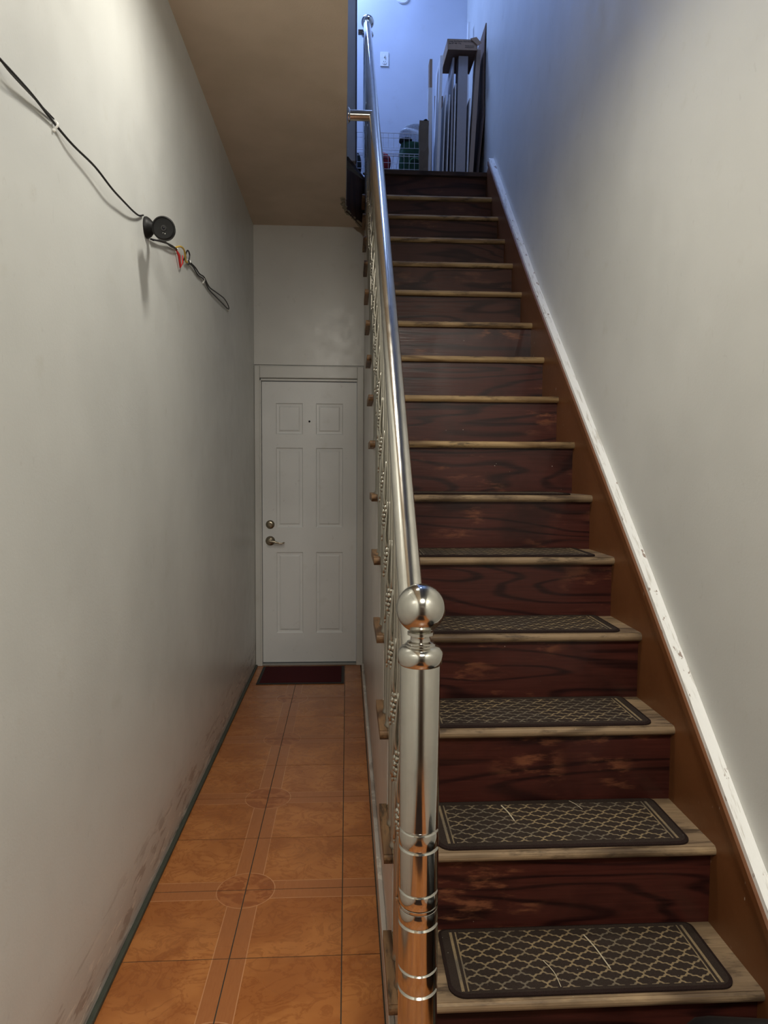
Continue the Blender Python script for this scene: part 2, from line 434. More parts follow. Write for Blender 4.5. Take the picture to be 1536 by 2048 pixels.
# casing of the door
S(obj('trim_1', box(XL+.001, DX0-.012, YD-.026, YD-.002, 0, 2.142, .005), M_trimwhite))
S(obj('trim_2', box(DX1+.004, XSIDE-.001, YD-.026, YD-.002, 0, 2.142, .005), M_trimwhite))
S(obj('trim_3', box(DX0-.013, DX1+.006, YD-.028, YD-.002, DH+.022, 2.143, .006), M_trimwhite))
bm = BM()   # jamb and stop inside the casing
add_box(bm, DX0-.020, DX0-.003, YD-.020, YD+.09, 0, DH+.018, .002)
add_box(bm, DX1+.002, DX1+.012, YD-.020, YD+.09, 0, DH+.018, .002)
add_box(bm, DX0-.020, DX1+.012, YD-.020, YD+.09, DH+.004, DH+.018, .002)
S(obj('trim_4', bm, M_trimwhite))
S(obj('trim_5', box(DX0-.003, DX1+.002, YD-.018, YD+.09, 0, .014, .003), plain('worn_threshold', (.30, .30, .28), .5, bump=.3)))
# door leaf: stiles and rails as one frame, the six panels set into it
PX = [(-.505, -.315), (-.222, -.030)]
PZ = [(1.665, 1.885), (1.000, 1.570), (.235, .822)]
y0d = YD + .002
bm = BM()
add_box(bm, DX0, DX1, y0d+.012, y0d+.04, .022, DH)
xs = [DX0, PX[0][0], PX[0][1], PX[1][0], PX[1][1], DX1]; zs = [.022, PZ[2][0], PZ[2][1], PZ[1][0], PZ[1][1], PZ[0][0], PZ[0][1], DH]
for i in (0, 2, 4): add_box(bm, xs[i], xs[i+1], y0d, y0d+.013, .022, DH)
for i in (1, 3):
    for j in (0, 2, 4, 6): add_box(bm, xs[i], xs[i+1], y0d, y0d+.013, zs[j], zs[j+1])
door = S(obj('door_1', bm, M_door))
for (a, b) in PX:
    for (c, d) in PZ:
        bm = BM(); m = .005
        rings = [(0, .0005), (.006, .009), (.020, .0100), (.030, .0035)] 
        prev = None
        for ins, dy in rings:
            vs = [bm.verts.new((x, y0d+dy, z)) for x, z in ((a+ins, c+ins), (b-ins, c+ins), (b-ins, d-ins), (a+ins, d-ins))]
            if prev:
                for i in range(4): bm.faces.new((prev[i], prev[(i+1) % 4], vs[(i+1) % 4], vs[i]))
            prev = vs
        bm.faces.new(prev)
        obj('panel', bm, M_door, door)
hx, hz = -.548, .905
bm = BM(); add_lathe(bm, [(0, .0), (.033, .0), (.034, .006), (.028, .012), (.014, .018), (.012, .045), (.016, .052), (0, .054)], 24, dir_matrix((hx, y0d+.001, hz), (0, -1, 0)))
add_tube(bm, [(hx, y0d-.046, hz), (hx+.03, y0d-.050, hz-.002), (hx+.06, y0d-.048, hz-.012), (hx+.085, y0d-.044, hz-.016), (hx+.105, y0d-.046, hz-.008)], [.010, .0085, .007, .006, .005], 10)
obj('door_handle', bm, M_brass, door, True)
bm = BM(); add_lathe(bm, [(0, 0), (.030, 0), (.031, .006), (.024, .014), (.014, .016), (.013, .020), (0, .020)], 24, dir_matrix((hx, y0d+.001, 1.022), (0, -1, 0)))
obj('deadbolt', bm, M_brass, door, True)
bm = BM(); add_lathe(bm, [(0, 0), (.007, 0), (.007, .004), (.004, .005), (0, .003)], 16, dir_matrix((-.268, y0d+.001, 1.757), (0, -1, 0)))
obj('peephole', bm, M_black, door, True)

# ceiling of the hallway: its edge runs beside the stair and turns outwards round the landing
poly = [(XL-.05, YF), (.0, YF), (.0, 2.6), (-.012, 4.56), (.116, 4.905), (.30, 4.93), (.30, YD+.1), (XL-.05, YD+.1)]
S(obj('ceiling', add_prism(BM(), poly, 'z', ZC, ZC+.06), M_ceil))
# rough plaster where the ceiling was cut for the fascia
bm = BM()
pts = [(-.024, 4.38), (-.016, 4.47), (-.022, 4.53), (.010, 4.63), (.055, 4.735), (.080, 4.80), (.112, 4.885)]
random.seed(3)
for i in range(len(pts)-1):
    for j in range(3):
        t = j/3; x = pts[i][0]*(1-t)+pts[i+1][0]*t; yy = pts[i][1]*(1-t)+pts[i+1][1]*t
        add_ball(bm, (x+random.uniform(-.012, .004), yy, ZC-.002), random.uniform(.010, .022), 7, 5, (1, 1.4, .35))
S(obj('trim_6', bm, M_peel))
S(obj('wall_partition', add_prism(BM(), [(-.10, YF), (.0, YF), (.0, 2.6), (-.006, 4.56), (-.10, 4.56)], 'z', ZC+.06, ZTOP), M_wall_up))
S(obj('wall_pier', box(-.10, .056, 4.66, 4.78, ZL, ZTOP, .004), M_trimwhite))
S(obj('pier_shadow_line', box(.052, .060, 4.655, 4.70, ZL, ZTOP, .001), plain('shadow_line_tone', (.06, .045, .05), .6)))  # dark strip standing in for the shadow line along the pier edge
S(obj('wall_back', box(-1.7, XW+.1, YB, YB+.1, ZL-.3, ZTOP), M_wall_up))
S(obj('wall_upstairs_left', box(-1.8, -1.7, 4.5, YB+.1, ZL-.3, ZTOP), M_wall_up))
S(obj('wall_upstairs_front', box(-1.7, -.10, 4.50, 4.60, ZL-.3, ZTOP), M_wall_up))
S(obj('ceiling_upstairs', box(-1.8, XW+.1, YF-.1, YB+.1, ZTOP, ZTOP+.1), M_wall_up))

# landing
bm = BM()
add_prism(bm, [(-1.7, 4.60), (.004, 4.60), (.125, 4.93), (.125, NY[15]), (XW, NY[15]), (XW, YB), (-1.7, YB)], 'z', ZL-TH, ZL)
land = S(obj('floor_landing', bm, M_landing))
bm = BM(); n = 6
add_prism(bm, [(-.004, 4.565), (.118, 4.895), (.128, 4.905), (.128, 4.93), (.006, 4.60), (-.012, 4.58)], 'z', ZC-.012, ZL-TH)
for v in bm.verts:
    if v.co.z > 3.3: v.co.z = 3.372 if v.co.y < 4.65 else 3.436
S(obj('trim_8', bm, M_fascia))

# side wall under the stair
side = [(NY[0]+.03, 0), (YD-.002, 0), (YD-.002, ZL-.06), (NY[15]+NOSE, ZL-.06)]
for i in range(14, -1, -1):
    side += [(NY[i+1]+NOSE, NZ[i]-TH), (NY[i]+NOSE, NZ[i]-TH)]
bm = add_prism(BM(), side, 'x', XSIDE, XSIDE+.02)
S(obj('wall_stair_side', bm, M_side))
S(obj('baseboard_right', box(XSIDE-.016, XSIDE, NY[0]+.06, 4.62, 0, .085, .004), M_side))
S(obj('baseboard_left', box(XL, XL+.016, YF, YD-.03, -.002, .014, .004), M_green))
# right wall: trim cap above the brown stringer
def off_line(dz): return [(y, z+dz) for y, z in zip(NY, NZ)]
def slope_pts(d0, d1):
    P = [(NY[0]-.40, NZ[0]-.40*.93), (NY[0], NZ[0]), (NY[3], NZ[3]), (NY[6], NZ[6]), (NY[9], NZ[9]), (NY[12], NZ[12]), (NY[14]+.12, NZ[14]+.12*.95)]
    return [(y, z+d1) for y, z in P], [(y, z+d0) for y, z in P]
up, lo = slope_pts(.164, .190)
S(obj('trim_9', add_prism(BM(), up + lo[::-1], 'x', XS, XW), M_cap))
up2, lo2 = slope_pts(.141, .169)
S(obj('trim_10', add_prism(BM(), up2 + lo2[::-1], 'x', XS-.009, XW), M_skirt))

# ------------------------------------------------------------------ the staircase
st = thing('staircase', (.53, NY[0], 0), 'wooden staircase with dark mahogany risers and worn oak treads climbing to the landing', 'staircase')
st_inv = Matrix.Translation((-.53, -NY[0], 0))
def part(name, bm, mat, parent=st, smooth=False):
    bmesh.ops.transform(bm, matrix=st_inv, verts=bm.verts[:])
    return obj(name, bm, mat, parent, smooth)
for i in range(16):
    z0 = 0 if i == 0 else NZ[i-1]
    m = M_riser if i < 10 else M_riser_up
    part('riser', box(XSIDE+.02, XS+.01, NY[i]+NOSE, NY[i]+NOSE+.018, z0-.002 if i else 0, NZ[i]-TH), m)
for i in range(15):
    bm = BM(); y1 = NY[i+1]+NOSE+.006; yn = NY[i]; z = NZ[i]; r = TH/2
    prof = [(y1, z-TH), (y1, z), (yn+.007, z)] + [(yn+r-r*math.cos(t)*1.0, z-r+r*math.sin(t)) for t in (1.1, .6, .2, -.2, -.6, -1.1)] + [(yn+.009, z-TH)]
    add_prism(bm, prof, 'x', XT+.022, XS+.004)
    m = M_tread if i < 6 else M_tread_up
    t = part('tread', bm, m, st)
    bm = BM(); add_prism(bm, prof, 'x', XT, XT+.021)
    part('return_nosing', bm, M_return, t)
bm = BM(); yn = NY[15]; z = NZ[15]; r = TH/2
prof = [(yn+.08, z+.001), (yn+.007, z+.001)] + [(yn+r-r*math.cos(t), z-r+r*math.sin(t)) for t in (1.1, .6, .2, -.2, -.6, -1.1)] + [(yn+.009, z-TH-.001), (yn+.08, z-TH-.001)]
part('landing_nosing', add_prism(bm, prof, 'x', XSIDE+.01, XS+.004), M_landing, st)
# brown painted wall stringer
top = [(y, z+.143) for y, z in [(NY[0]-.40, NZ[0]-.40*.93), (NY[0], NZ[0]), (NY[3], NZ[3]), (NY[6], NZ[6]), (NY[9], NZ[9]), (NY[12], NZ[12]), (NY[14]+.12, NZ[14]+.12*.95)]]
bot = [(NY[15]+.10, ZL-.02), (NY[15]+.10, 3.0), (1.9, .0), (1.0, 0)]
part('stringer', add_prism(BM(), top + bot, 'x', XS, XW-.001), M_skirt, st)

# ------------------------------------------------------------------ stair mats
def rounded(x0, x1, y0, y1, rf, rb, n=7):
    P = []
    for cx, cy, r, a0 in ((x1-rf, y0+rf, rf, -90), (x1-rb, y1-rb, rb, 0), (x0+rb, y1-rb, rb, 90), (x0+rf, y0+rf, rf, 180)):
        for k in range(n): 
            a = math.radians(a0+90*k/(n-1)); P.append((cx+r*math.cos(a), cy+r*math.sin(a)))
    return P
mat_info = [(.0, .012, 0, 'brown trellis stair mat on the lowest tread, both rounded ends showing'),
            (.0, .012, 0, 'brown trellis stair mat on second tread, with a bent pale straw near newel post'),
            (.0, .010, 0, 'brown trellis stair mat on third tread up, below the post ball'),
            (-.003, .008, 0, 'brown trellis stair mat on fourth tread up, level with the post ball'),
            (-.003, .006, 0, 'brown trellis stair mat on fifth tread up, a shallow patterned band'),
            (-.02, .004, 0, 'uppermost stair mat, only a thin dark edge showing on the sixth tread')]
for i, (dx, dy, rz, lab) in enumerate(mat_info):
    yc = (NY[i]+.014 + NY[i+1]+NOSE-.004)/2; hd = (NY[i+1]+NOSE-.004 - NY[i]-.014)/2
    t = thing('stair_mat', (.570+dx, yc, NZ[i]+.0002), lab, 'mat', 'trellis stair mats')
    t.rotation_euler.z = rz
    hw = .335
    obj('pile', add_prism(BM(), rounded(-hw+.007, hw-.007, -hd+.007, hd-.005, .033, .016), 'z', 0, .0062), M_carpet, t)
    o = rounded(-hw, hw, -hd, hd, .038, .020); q = rounded(-hw+.0075, hw-.0075, -hd+.0075, hd-.0055, .033, .016)
    bm = BM()
    lv = [(o, 0), (o, .0045), (q, .0068), (q, .0)]
    rs = [[bm.verts.new((x, y, z)) for x, y in P] for P, z in lv]
    for a, b in zip(rs, rs[1:]+rs[:1]):
        for k in range(len(a)): bm.faces.new((a[k], a[(k+1) % len(a)], b[(k+1) % len(a)], b[k]))
    obj('binding', bm, M_binding, t)

# ------------------------------------------------------------------ railing
XR_ = .130
def rail_z(y): return 1.170 + (y-1.390)*.955
rl = thing('stair_railing', (XR_, 1.20, 0), 'polished steel handrail with ball-topped newel post and beaded balusters beside the stairs', 'railing')
rinv = Matrix.Translation((-XR_, -1.20, 0))
def rpart(name, bm, mat, parent=rl, smooth=True):
    bmesh.ops.transform(bm, matrix=rinv, verts=bm.verts[:]); return obj(name, bm, mat, parent, smooth)
RR = .0253
rpart('handrail', add_tube(BM(), [(XR_, y, rail_z(y)) for y in (1.215, 1.6, 2.4, 3.2, 4.0, 4.83)], RR, 40), M_rail)
def ring_profile(r, zt, zb, grooves):
    """straight tube with rounded ring bulges"""
    P = [(0, zt), (r*.98, zt), (r, zt-.002)]
    for zc, hh, amp in grooves:
        P += [(r, zc+hh+.0035), (r-.0035, zc+hh+.0005), (r-.0035, zc+hh-.0005), (r*.985, zc+hh-.003)]
        for k in range(1, 8):
            t = k/8; P.append((r*.985+amp*math.sin(PI*t), zc+hh-.003-(2*hh-.006)*t))
        P += [(r*.985, zc-hh+.003), (r-.0035, zc-hh+.0005), (r-.0035, zc-hh-.0005), (r, zc-hh-.0035)]
    P += [(r, zb), (0, zb)]
    return P
def newel(x, y, zbase, ztop, grooves, r):
    M = Matrix.Translation((x, y, 0))
    body = rpart('newel_post', add_lathe(BM(), ring_profile(r, ztop, zbase, grooves), 56, M), M_steel)
    z = ztop
    col = [(0, z-.012), (r*1.0, z-.012), (r*1.10, z-.008), (.0405, z-.001), (.0415, z+.006), (.0400, z+.013), (.034, z+.020), (.0275, z+.0225), (.0275, z+.025), (.0245, z+.0265), (.0245, z+.029), (.0185, z+.031), (.0175, z+.037), (.0185, z+.040), (.0235, z+.042), (.0235, z+.047), (.0165, z+.050), (0, z+.051)]
    rpart('collar', add_lathe(BM(), col, 48, M), M_steel, body)
    bm = BM(); bmesh.ops.create_uvsphere(bm, u_segments=56, v_segments=36, radius=.0440, matrix=Matrix.Translation((x, y, z+.089)))
    rpart('ball_finial', bm, M_steel, body)
    return body
newel(.132, 1.200, 0, 1.070, [(.7420, .0165, .0012), (.6300, .0145, .0010), (.5980, .0150, .0010), (.4780, .0200, .0008)], .0363)
nb = newel(.134, 4.850, ZL, 4.385, [], .030)
rpart('bracket', box(.070, .105, 4.84, 4.865, 4.395, 4.42, .002), M_brass, nb, False)
# floor collar of the lower newel
rpart('base_flange', add_lathe(BM(), [(0, 0), (.06, 0), (.06, .006), (.045, .016), (.037, .03), (0, .03)], 40, Matrix.Translation((.132, 1.2, 0))), M_steel)
# balusters: one shared lower shaft + ornament mesh per kind, the shaft cut to length
def ornament():
    bm = BM()
    R0 = .0150
    for row in range(6):                 # bead cluster
        zz = -.036 + row*.0132; n = 8
        sc = (.72, .94, 1, 1, .94, .74)[row]
        for k in range(n):
            a = 2*PI*(k+.5*(row % 2))/n
            add_ball(bm, (R0*sc*math.cos(a), R0*sc*math.sin(a), zz), .0070*(.95+.05*sc), 9, 7, (1, 1, 1.02))
    n = 6
    for k in range(n):                   # long leaves above and below the beads
        a = 2*PI*(k+.25)/n; c, s = math.cos(a), math.sin(a)
        def P(r, z): return (r*c, r*s, z)
        Q = smooth_path([P(.0100, .036), P(.0145, .052), P(.0160, .075), P(.0145, .100), P(.0110, .135), P(.0078, .175)], 2); add_tube(bm, Q, [.0050-.0028*t/(len(Q)-1) for t in range(len(Q))], 7)
        Q = smooth_path([P(.0105, -.040), P(.0125, -.055), P(.0135, -.085), P(.0145, -.115), P(.0150, -.150), P(.0152, -.185)], 2); add_tube(bm, Q, .0045, 7)
        add_ball(bm, P(.0152, -.187), .0052, 8, 6, (1, 1, 1.5))
    bmesh.ops.recalc_face_normals(bm, faces=bm.faces[:])
    me = bpy.data.meshes.new('bead_cluster'); bm.to_mesh(me); bm.free(); me.materials.append(M_balu)
    me.polygons.foreach_set('use_smooth', [True]*len(me.polygons)); return me
orn = ornament()
XBAL = .131
for i in range(15):
    for j in range(2):
        y = NY[i] + .045 + j*.110 + (.02 if i == 0 and j == 0 else 0)
        zb = NZ[i]; zt = rail_z(y) - RR*1.15
        zo = .335 + (rail_z(y)-1.0 - zb)
        bm = BM()
        add_lathe(bm, [(0, 0), (.021, 0), (.021, .004), (.0185, .010), (.0170, .018), (.0165, zo-.20), (.0140, zo-.17), (.0125, zo-.05), (.0130, zo+.03), (.0085, zo+.07), (.0080, zo+.19), (.0085, zt-zb), (0, zt-zb)], 20)
        b = obj('baluster', bm, M_balu, rl, True, (XBAL-XR_, y-1.2, zb))
        # ornament sits at a constant height over the stair slope
        inst('bead_cluster', orn, b, (0, 0, zo), (0, 0, .35*(i % 2)))
# bracket tube tying the handrail to the partition wall
yb = 3.47; zb_ = rail_z(yb)
br = rpart('wall_bracket', add_tube(BM(), [(.004, yb, zb_), (.06, yb, zb_), (XR_-.01, yb, zb_)], .0245, 28), M_rail)
rpart('flange', add_lathe(BM(), [(0, 0), (.036, 0), (.036, .004), (.027, .011), (0, .011)], 28, dir_matrix((.001, yb, zb_), (1, 0, 0))), M_rail, br)

# ------------------------------------------------------------------ door mat
dm = thing('doormat', (-.306, 4.64, 0), 'burgundy doormat with black edge lying in front of white hallway door', 'doormat')
obj('pile', box(-.270, .270, -.180, .185, .001, .009, .002, 1), M_doormat, dm)
bm = BM()
for a in ((-.289, .289, -.200, -.180), (-.289, .289, .185, .203), (-.289, -.270, -.180, .185), (.270, .289, -.180, .185)): add_box(bm, *a, .0005, .006)
obj('edge_strip', bm, M_matedge, dm)

# ------------------------------------------------------------------ security camera and its cables
cx, cyy, cz = XL, 2.30, 2.190
sc = thing('security_camera', (cx, cyy, cz), 'small round black security camera mounted on the left wall', 'camera')
bm = BM(); add_lathe(bm, [(0, 0), (.034, 0), (.034, .006), (.029, .014), (.016, .026), (.011, .032), (.010, .045), (0, .046)], 32, Matrix.Rotation(PI/2, 4, 'Y'))
obj('wall_base', bm, M_black, sc, True)
hc = Vector((.080, -.085, -.032)); d = Vector((.20, -1, -.22)).normalized()
bm = BM(); add_tube(bm, [(.040, -.004, 0), (.056, -.018, -.006), (.068, -.04, -.014), (.076, -.06, -.024)], [.011, .010, .012, .018], 14); obj('neck', bm, M_black, sc, True)
MM = Matrix.Translation(hc) @ d.to_track_quat('Z', 'Y').to_matrix().to_4x4()
bm = BM(); add_lathe(bm, [(0, -.042), (.020, -.041), (.031, -.033), (.0345, -.020), (.0352, .018), (.0348, .026), (.031, .028), (.0295, .024), (0, .023)], 40, MM); obj('housing', bm, M_black, sc, True)
bm = BM(); add_lathe(bm, [(.0045, .0235), (.0045, .0262), (.0085, .0262), (.0095, .0235)], 24, MM); obj('lens_ring', bm, M_lensring, sc, True)
bm = BM(); add_lathe(bm, [(0, .0268), (.003, .0262), (.0045, .0235)], 20, MM); obj('lens', bm, M_lens, sc, True)
bm = BM(); add_ball(bm, MM @ Vector((.004, -.016, .0238)), .0016, 8, 6); add_ball(bm, MM @ Vector((-.002, -.014, .0238)), .0012, 8, 6); obj('indicator', bm, M_whiteplastic, sc)

def clip(parent, y, z, name='clip'):
    bm = BM(); Q = [(.001+.009*math.sin(a), y+.003, z+.008*math.cos(a)) for a in [k*PI/6 for k in range(7)]]
    add_tube(bm, Q, .0028, 8); add_ball(bm, (.003, y+.002, z-.012), .0045, 8, 6)
    bmesh.ops.transform(bm, matrix=Matrix.Translation((0, 0, 0)), verts=bm.verts[:])
    return obj(name, bm, M_whiteplastic, parent, True)
cb = thing('camera_cable', (XL, 0, 0), 'thin black cable clipped along left wall, running into the security camera from the near side', 'cable')
pth = [(.006, -.60, 2.150), (.010, -.1, 2.140), (.008, .45, 2.152), (.008, .95, 2.150), (.010, 1.15, 2.155), (.012, 1.30, 2.158), (.020, 1.366, 2.153), (.014, 1.47, 2.163), (.006, 1.593, 2.168), (.012, 1.68, 2.162), (.018, 1.80, 2.166), (.020, 1.92, 2.160), (.018, 2.02, 2.166), (.014, 2.12, 2.176), (.008, 2.20, 2.192), (.004, 2.258, 2.214)]
obj('cable', add_tube(BM(), smooth_path(pth), .0028, 8), M_blackrub, cb, True)
pth2 = [(x*.7, y, z+.005+.006*math.sin(y*21)) for x, y, z in pth[:9]]
obj('cable', add_tube(BM(), smooth_path(pth2), .0018, 8), M_blackrub, cb, True)
clip(cb, 1.595, 2.168)
c2 = thing('cable_loop', (XL, 0, 0), 'doubled black cable with red and yellow wire joints, clipped beyond the security camera', 'cable')
A = [(.006, 2.335, 2.165), (.010, 2.45, 2.195), (.008, 2.56, 2.222), (.006, 2.66, 2.240)]
obj('cable', add_tube(BM(), smooth_path(A), .0032, 8), M_blackrub, c2, True)
obj('cable', add_tube(BM(), smooth_path([(x+.004, y+.01, z+.006*math.sin(k*2)) for k, (x, y, z) in enumerate(A)]), .0026, 8), M_blackrub, c2, True)
obj('yellow_wire', add_tube(BM(), smooth_path([(.006, 2.66, 2.242), (.014, 2.71, 2.262), (.016, 2.76, 2.262), (.010, 2.81, 2.235), (.006, 2.86, 2.250)]), .0036, 8), M_yellow, c2, True)
obj('red_wire', add_tube(BM(), [(.006, 2.67, 2.238), (.012, 2.69, 2.222), (.010, 2.715, 2.192), (.008, 2.722, 2.185)], [.003, .0055, .004, .002], 8), M_red, c2, True)
obj('red_wire', add_tube(BM(), [(.008, 2.722, 2.185), (.012, 2.745, 2.21), (.008, 2.765, 2.245)], [.002, .0026, .0022], 8), M_red, c2, True)
obj('cable', add_tube(BM(), smooth_path([(.006, 2.79, 2.235), (.012, 2.83, 2.285), (.014, 2.86, 2.275), (.010, 2.845, 2.235), (.008, 2.89, 2.255)]), .0030, 8), M_blackrub, c2, True)
u = [(.006, 2.88, 2.258), (.010, 2.98, 2.262), (.008, 3.07, 2.262), (.010, 3.16, 2.272), (.008, 3.28, 2.262), (.009, 3.42, 2.276), (.012, 3.55, 2.290), (.012, 3.65, 2.300), (.010, 3.76, 2.300), (.008, 3.82, 2.288), (.008, 3.76, 2.276), (.008, 3.62, 2.268), (.008, 3.45, 2.258), (.007, 3.28, 2.250), (.009, 3.16, 2.262), (.007, 3.05, 2.250), (.008, 2.95, 2.256), (.006, 2.89, 2.252)]
obj('cable', add_tube(BM(), smooth_path(u), .0030, 8), M_blackrub, c2, True)
for y, z in ((2.672, 2.242), (2.885, 2.258), (3.165, 2.262), (3.818, 2.290)): clip(c2, y, z)

# ------------------------------------------------------------------ things on the landing
GR = 'boards leaning on the landing wall'
def board(name, label, cat, xb, xt, th, ztop, yf, ln, mat, group=GR, lean_bow=0.0):
    bm = BM(); H = ztop-ZL; n = 6
    L = [(xb+(xt-xb)*k/n+lean_bow*math.sin(PI*k/n), H*k/n) for k in range(n+1)]
    P = L + [(x+th, z) for x, z in L[::-1]]
    P = [(x-xb, z) for x, z in P]
    add_prism(bm, P, 'y', 0, ln)
    o = obj(name, bm, mat, None, False, (xb, yf, ZL+.0015)); return tag(o, label, cat, group)
board('cardboard_sheet', 'brown cardboard sheet behind the leftmost short white board', 'cardboard', .598, .596, .020, 4.41, 5.13, .08, M_card)
board('white_board', 'leftmost white board of the row, shorter than its neighbours', 'board', .572, .580, .028, 4.165, 5.05, .06, M_boardw)
board('white_board', 'tall thick bright white board, second from the left of the row', 'board', .640, .662, .020, 4.385, 5.04, .24, M_boardw)
board('thin_board', 'left one of two short thin pale boards standing side by side', 'board', .684, .702, .007, 4.115, 5.05, .5, M_boardw)
board('thin_board', 'right one of two short thin pale boards standing side by side', 'board', .714, .731, .007, 4.122, 5.05, .5, M_boardw)
board('white_board', 'slim pale board reaching up under the carton, right of the two short thin ones', 'board', .740, .755, .012, 4.385, 5.06, .5, M_boardg)
board('thin_board', 'slim pale board tight against the left side of the wide grey box', 'board', .762, .773, .008, 4.20, 5.05, .5, M_boardw)
gb = board('flat_box', 'wide flat pale grey box standing on end under the carton', 'box', .782, .797, .068, 4.392, 5.05, .13, M_boardg)
board('white_board', 'thin white edged board between wide grey box and cardboard panel', 'board', .862, .878, .010, 4.10, 5.05, .5, M_boardw)
board('flattened_carton', 'tall pale flattened carton leaning right, between the grey box and the dark bent sheet', 'cardboard', .875, .928, .030, 4.44, 5.05, .10, M_card2)
board('white_strip', 'white strip poking up behind the carton near the corner', 'board', .925, .942, .016, 4.93, 5.52, .04, M_boardw)
board('cardboard_sheet', 'added dark cardboard backing behind the row, standing for the shade in its gaps', 'cardboard', .690, .690, .20, 4.39, 5.575, .012, M_carddark)  # backing put in to darken the gaps between the boards
# bent cardboard sheet at the wall, its dark colour holding the shade of its face
bm = BM(); L = [(0, 0), (.02, .25), (.046, .52), (.042, .60), (.040, .85), (.042, 1.02), (.050, 1.145)]
add_prism(bm, L + [(x+.005, z) for x, z in L[::-1]], 'y', 0, .45)
tag(obj('cardboard_sheet', bm, M_carddark, None, False, (.934, 5.02, ZL+.0015)), 'bent cardboard sheet nearest the right wall, shade put into its dark colour, the tallest of the row', 'cardboard', GR)
# carton on top
ct = thing('carton', (.812, 5.14, 4.402), 'brown carton with black printing lying on top of the upright boards', 'box')
bm = BM(); Hh = .074; Wd = .108; Dp = .14; t_ = .004
add_box(bm, -Wd, Wd, -Dp, -Dp+t_, 0, Hh); add_box(bm, -Wd, Wd, Dp-t_, Dp, 0, Hh); add_box(bm, -Wd, -Wd+t_, -Dp, Dp, 0, Hh); add_box(bm, Wd-t_, Wd, -Dp, Dp, 0, Hh)
add_box(bm, -Wd, Wd, -Dp, Dp, Hh-t_, Hh)
obj('carton_body', bm, M_card, ct)
obj('carton_floor', box(-Wd+t_, Wd-t_, -Dp+t_, Dp-t_, .006, .010), M_carddark, ct)  # underside coloured dark in place of its shade
bm = BM(); add_prism(bm, [(.055, .0), (.10, .012), (.135, -.028), (.110, -.048)], 'y', -Dp-.008, -Dp-.004)
bmesh.ops.transform(bm, matrix=Matrix.Translation((0, 0, Hh+.002)), verts=bm.verts[:])
obj('flap', bm, M_card, ct)
def text(body, size, loc, parent):
    c = bpy.data.curves.new('lettering', 'FONT'); c.body = body; c.size = size; c.extrude = .0003
    o = bpy.data.objects.new('lettering', c); COL.objects.link(o)
    dg = bpy.context.evaluated_depsgraph_get(); me = bpy.data.meshes.new_from_object(o.evaluated_get(dg))
    bpy.data.objects.remove(o); me.materials.clear(); me.materials.append(M_ink)
    t = bpy.data.objects.new('lettering', me); COL.objects.link(t); t.parent = parent; t.location = loc; t.rotation_euler = (PI/2, 0, 0); return t
text('Large Full-Motion Wall Mount', .0138, (-.098, -Dp-.0008, Hh-.020), ct)
text('for 47"-90" TVs', .0138, (-.098, -Dp-.0008, Hh-.035), ct)
text('Montaje de pared', .0090, (.018, -Dp-.0008, Hh-.048), ct)
text('articulado grande', .0090, (.018, -Dp-.0008, Hh-.059), ct)
ct.rotation_euler = (math.radians(-2), math.radians(-1.5), math.radians(2))

# wire shelf rack
rk = thing('wire_rack', (.29, 5.10, ZL), 'low white wire rack standing on the landing behind the top step', 'rack')
x0, x1, dpt = -.30, .235, .26
bm = BM()
for xx in (x0, x1):
    for yy in (0, dpt): add_tube(bm, [(xx, yy, 0), (xx, yy, .40)], .0028, 6)
for zz in (.40, .365, .255, .238, .145): 
    for yy in (0, dpt): add_tube(bm, [(x0, yy, zz), (x1, yy, zz)], .0024 if zz in (.255, .238, .40) else .0015, 6)
for zz in (.40, .255, .145):
    for xx in (x0, x1): add_tube(bm, [(xx, 0, zz), (xx, dpt, zz)], .002, 6)
obj('frame', bm, M_wire, rk)
bm = BM(); n = 14
for k in range(n+1):
    xx = x0+(x1-x0)*k/n
    add_tube(bm, [(xx, 0, .295), (xx, 0, .40)], .0013, 5); add_tube(bm, [(xx, 0, .05), (xx, 0, .255)], .0013, 5)
    add_tube(bm, [(xx, dpt, .05), (xx, dpt, .40)], .0012, 5); add_tube(bm, [(xx, 0, .255), (xx, dpt, .255)], .0013, 5)
for zz in (.295, .19, .10): add_tube(bm, [(x0, 0, zz), (x1, 0, zz)], .0013, 5); add_tube(bm, [(x0, dpt, zz), (x1, dpt, zz)], .0013, 5)
tag(obj('wire_grid', bm, M_wire, rk), kind='stuff')

def blob(name, loc, sx, sy, sz, mat, seed, amp=.18, e=.5, parent=None):
    bm = BM(); bmesh.ops.create_icosphere(bm, subdivisions=4, radius=1)
    rnd = random.Random(seed); ph = [(rnd.uniform(2, 6), rnd.uniform(2, 6), rnd.uniform(2, 6), rnd.uniform(0, 6)) for _ in range(5)]
    for v in bm.verts:
        c = v.co; q = Vector([math.copysign(abs(a)**e, a) for a in c]); 
        k = 1 + amp*sum(math.sin(p[0]*c.x+p[1]*c.y+p[2]*c.z+p[3]) for p in ph)/5
        v.co = Vector((q.x*sx*k, q.y*sy*k, q.z*sz*k))
    zmin = min(v.co.z for v in bm.verts)
    for v in bm.verts: v.co.z -= zmin
    return obj(name, bm, mat, parent, True, loc)
gbag = thing('shopping_bag', (.485, 5.24, ZL+.003), 'dark green reusable shopping bag in the wire rack on the landing', 'bag')
blob('bag_body', (0, 0, 0), .10, .085, .19, M_greenbag, 4, .12, .45, gbag)
bm = BM(); add_tube(bm, smooth_path([(-.03, -.088, .20), (-.02, -.092, .235), (.01, -.093, .245), (.04, -.092, .235), (.045, -.088, .21)]), .004, 6); obj('handle', bm, plain('pale_green_strap', (.10, .30, .14), .6), gbag, True)
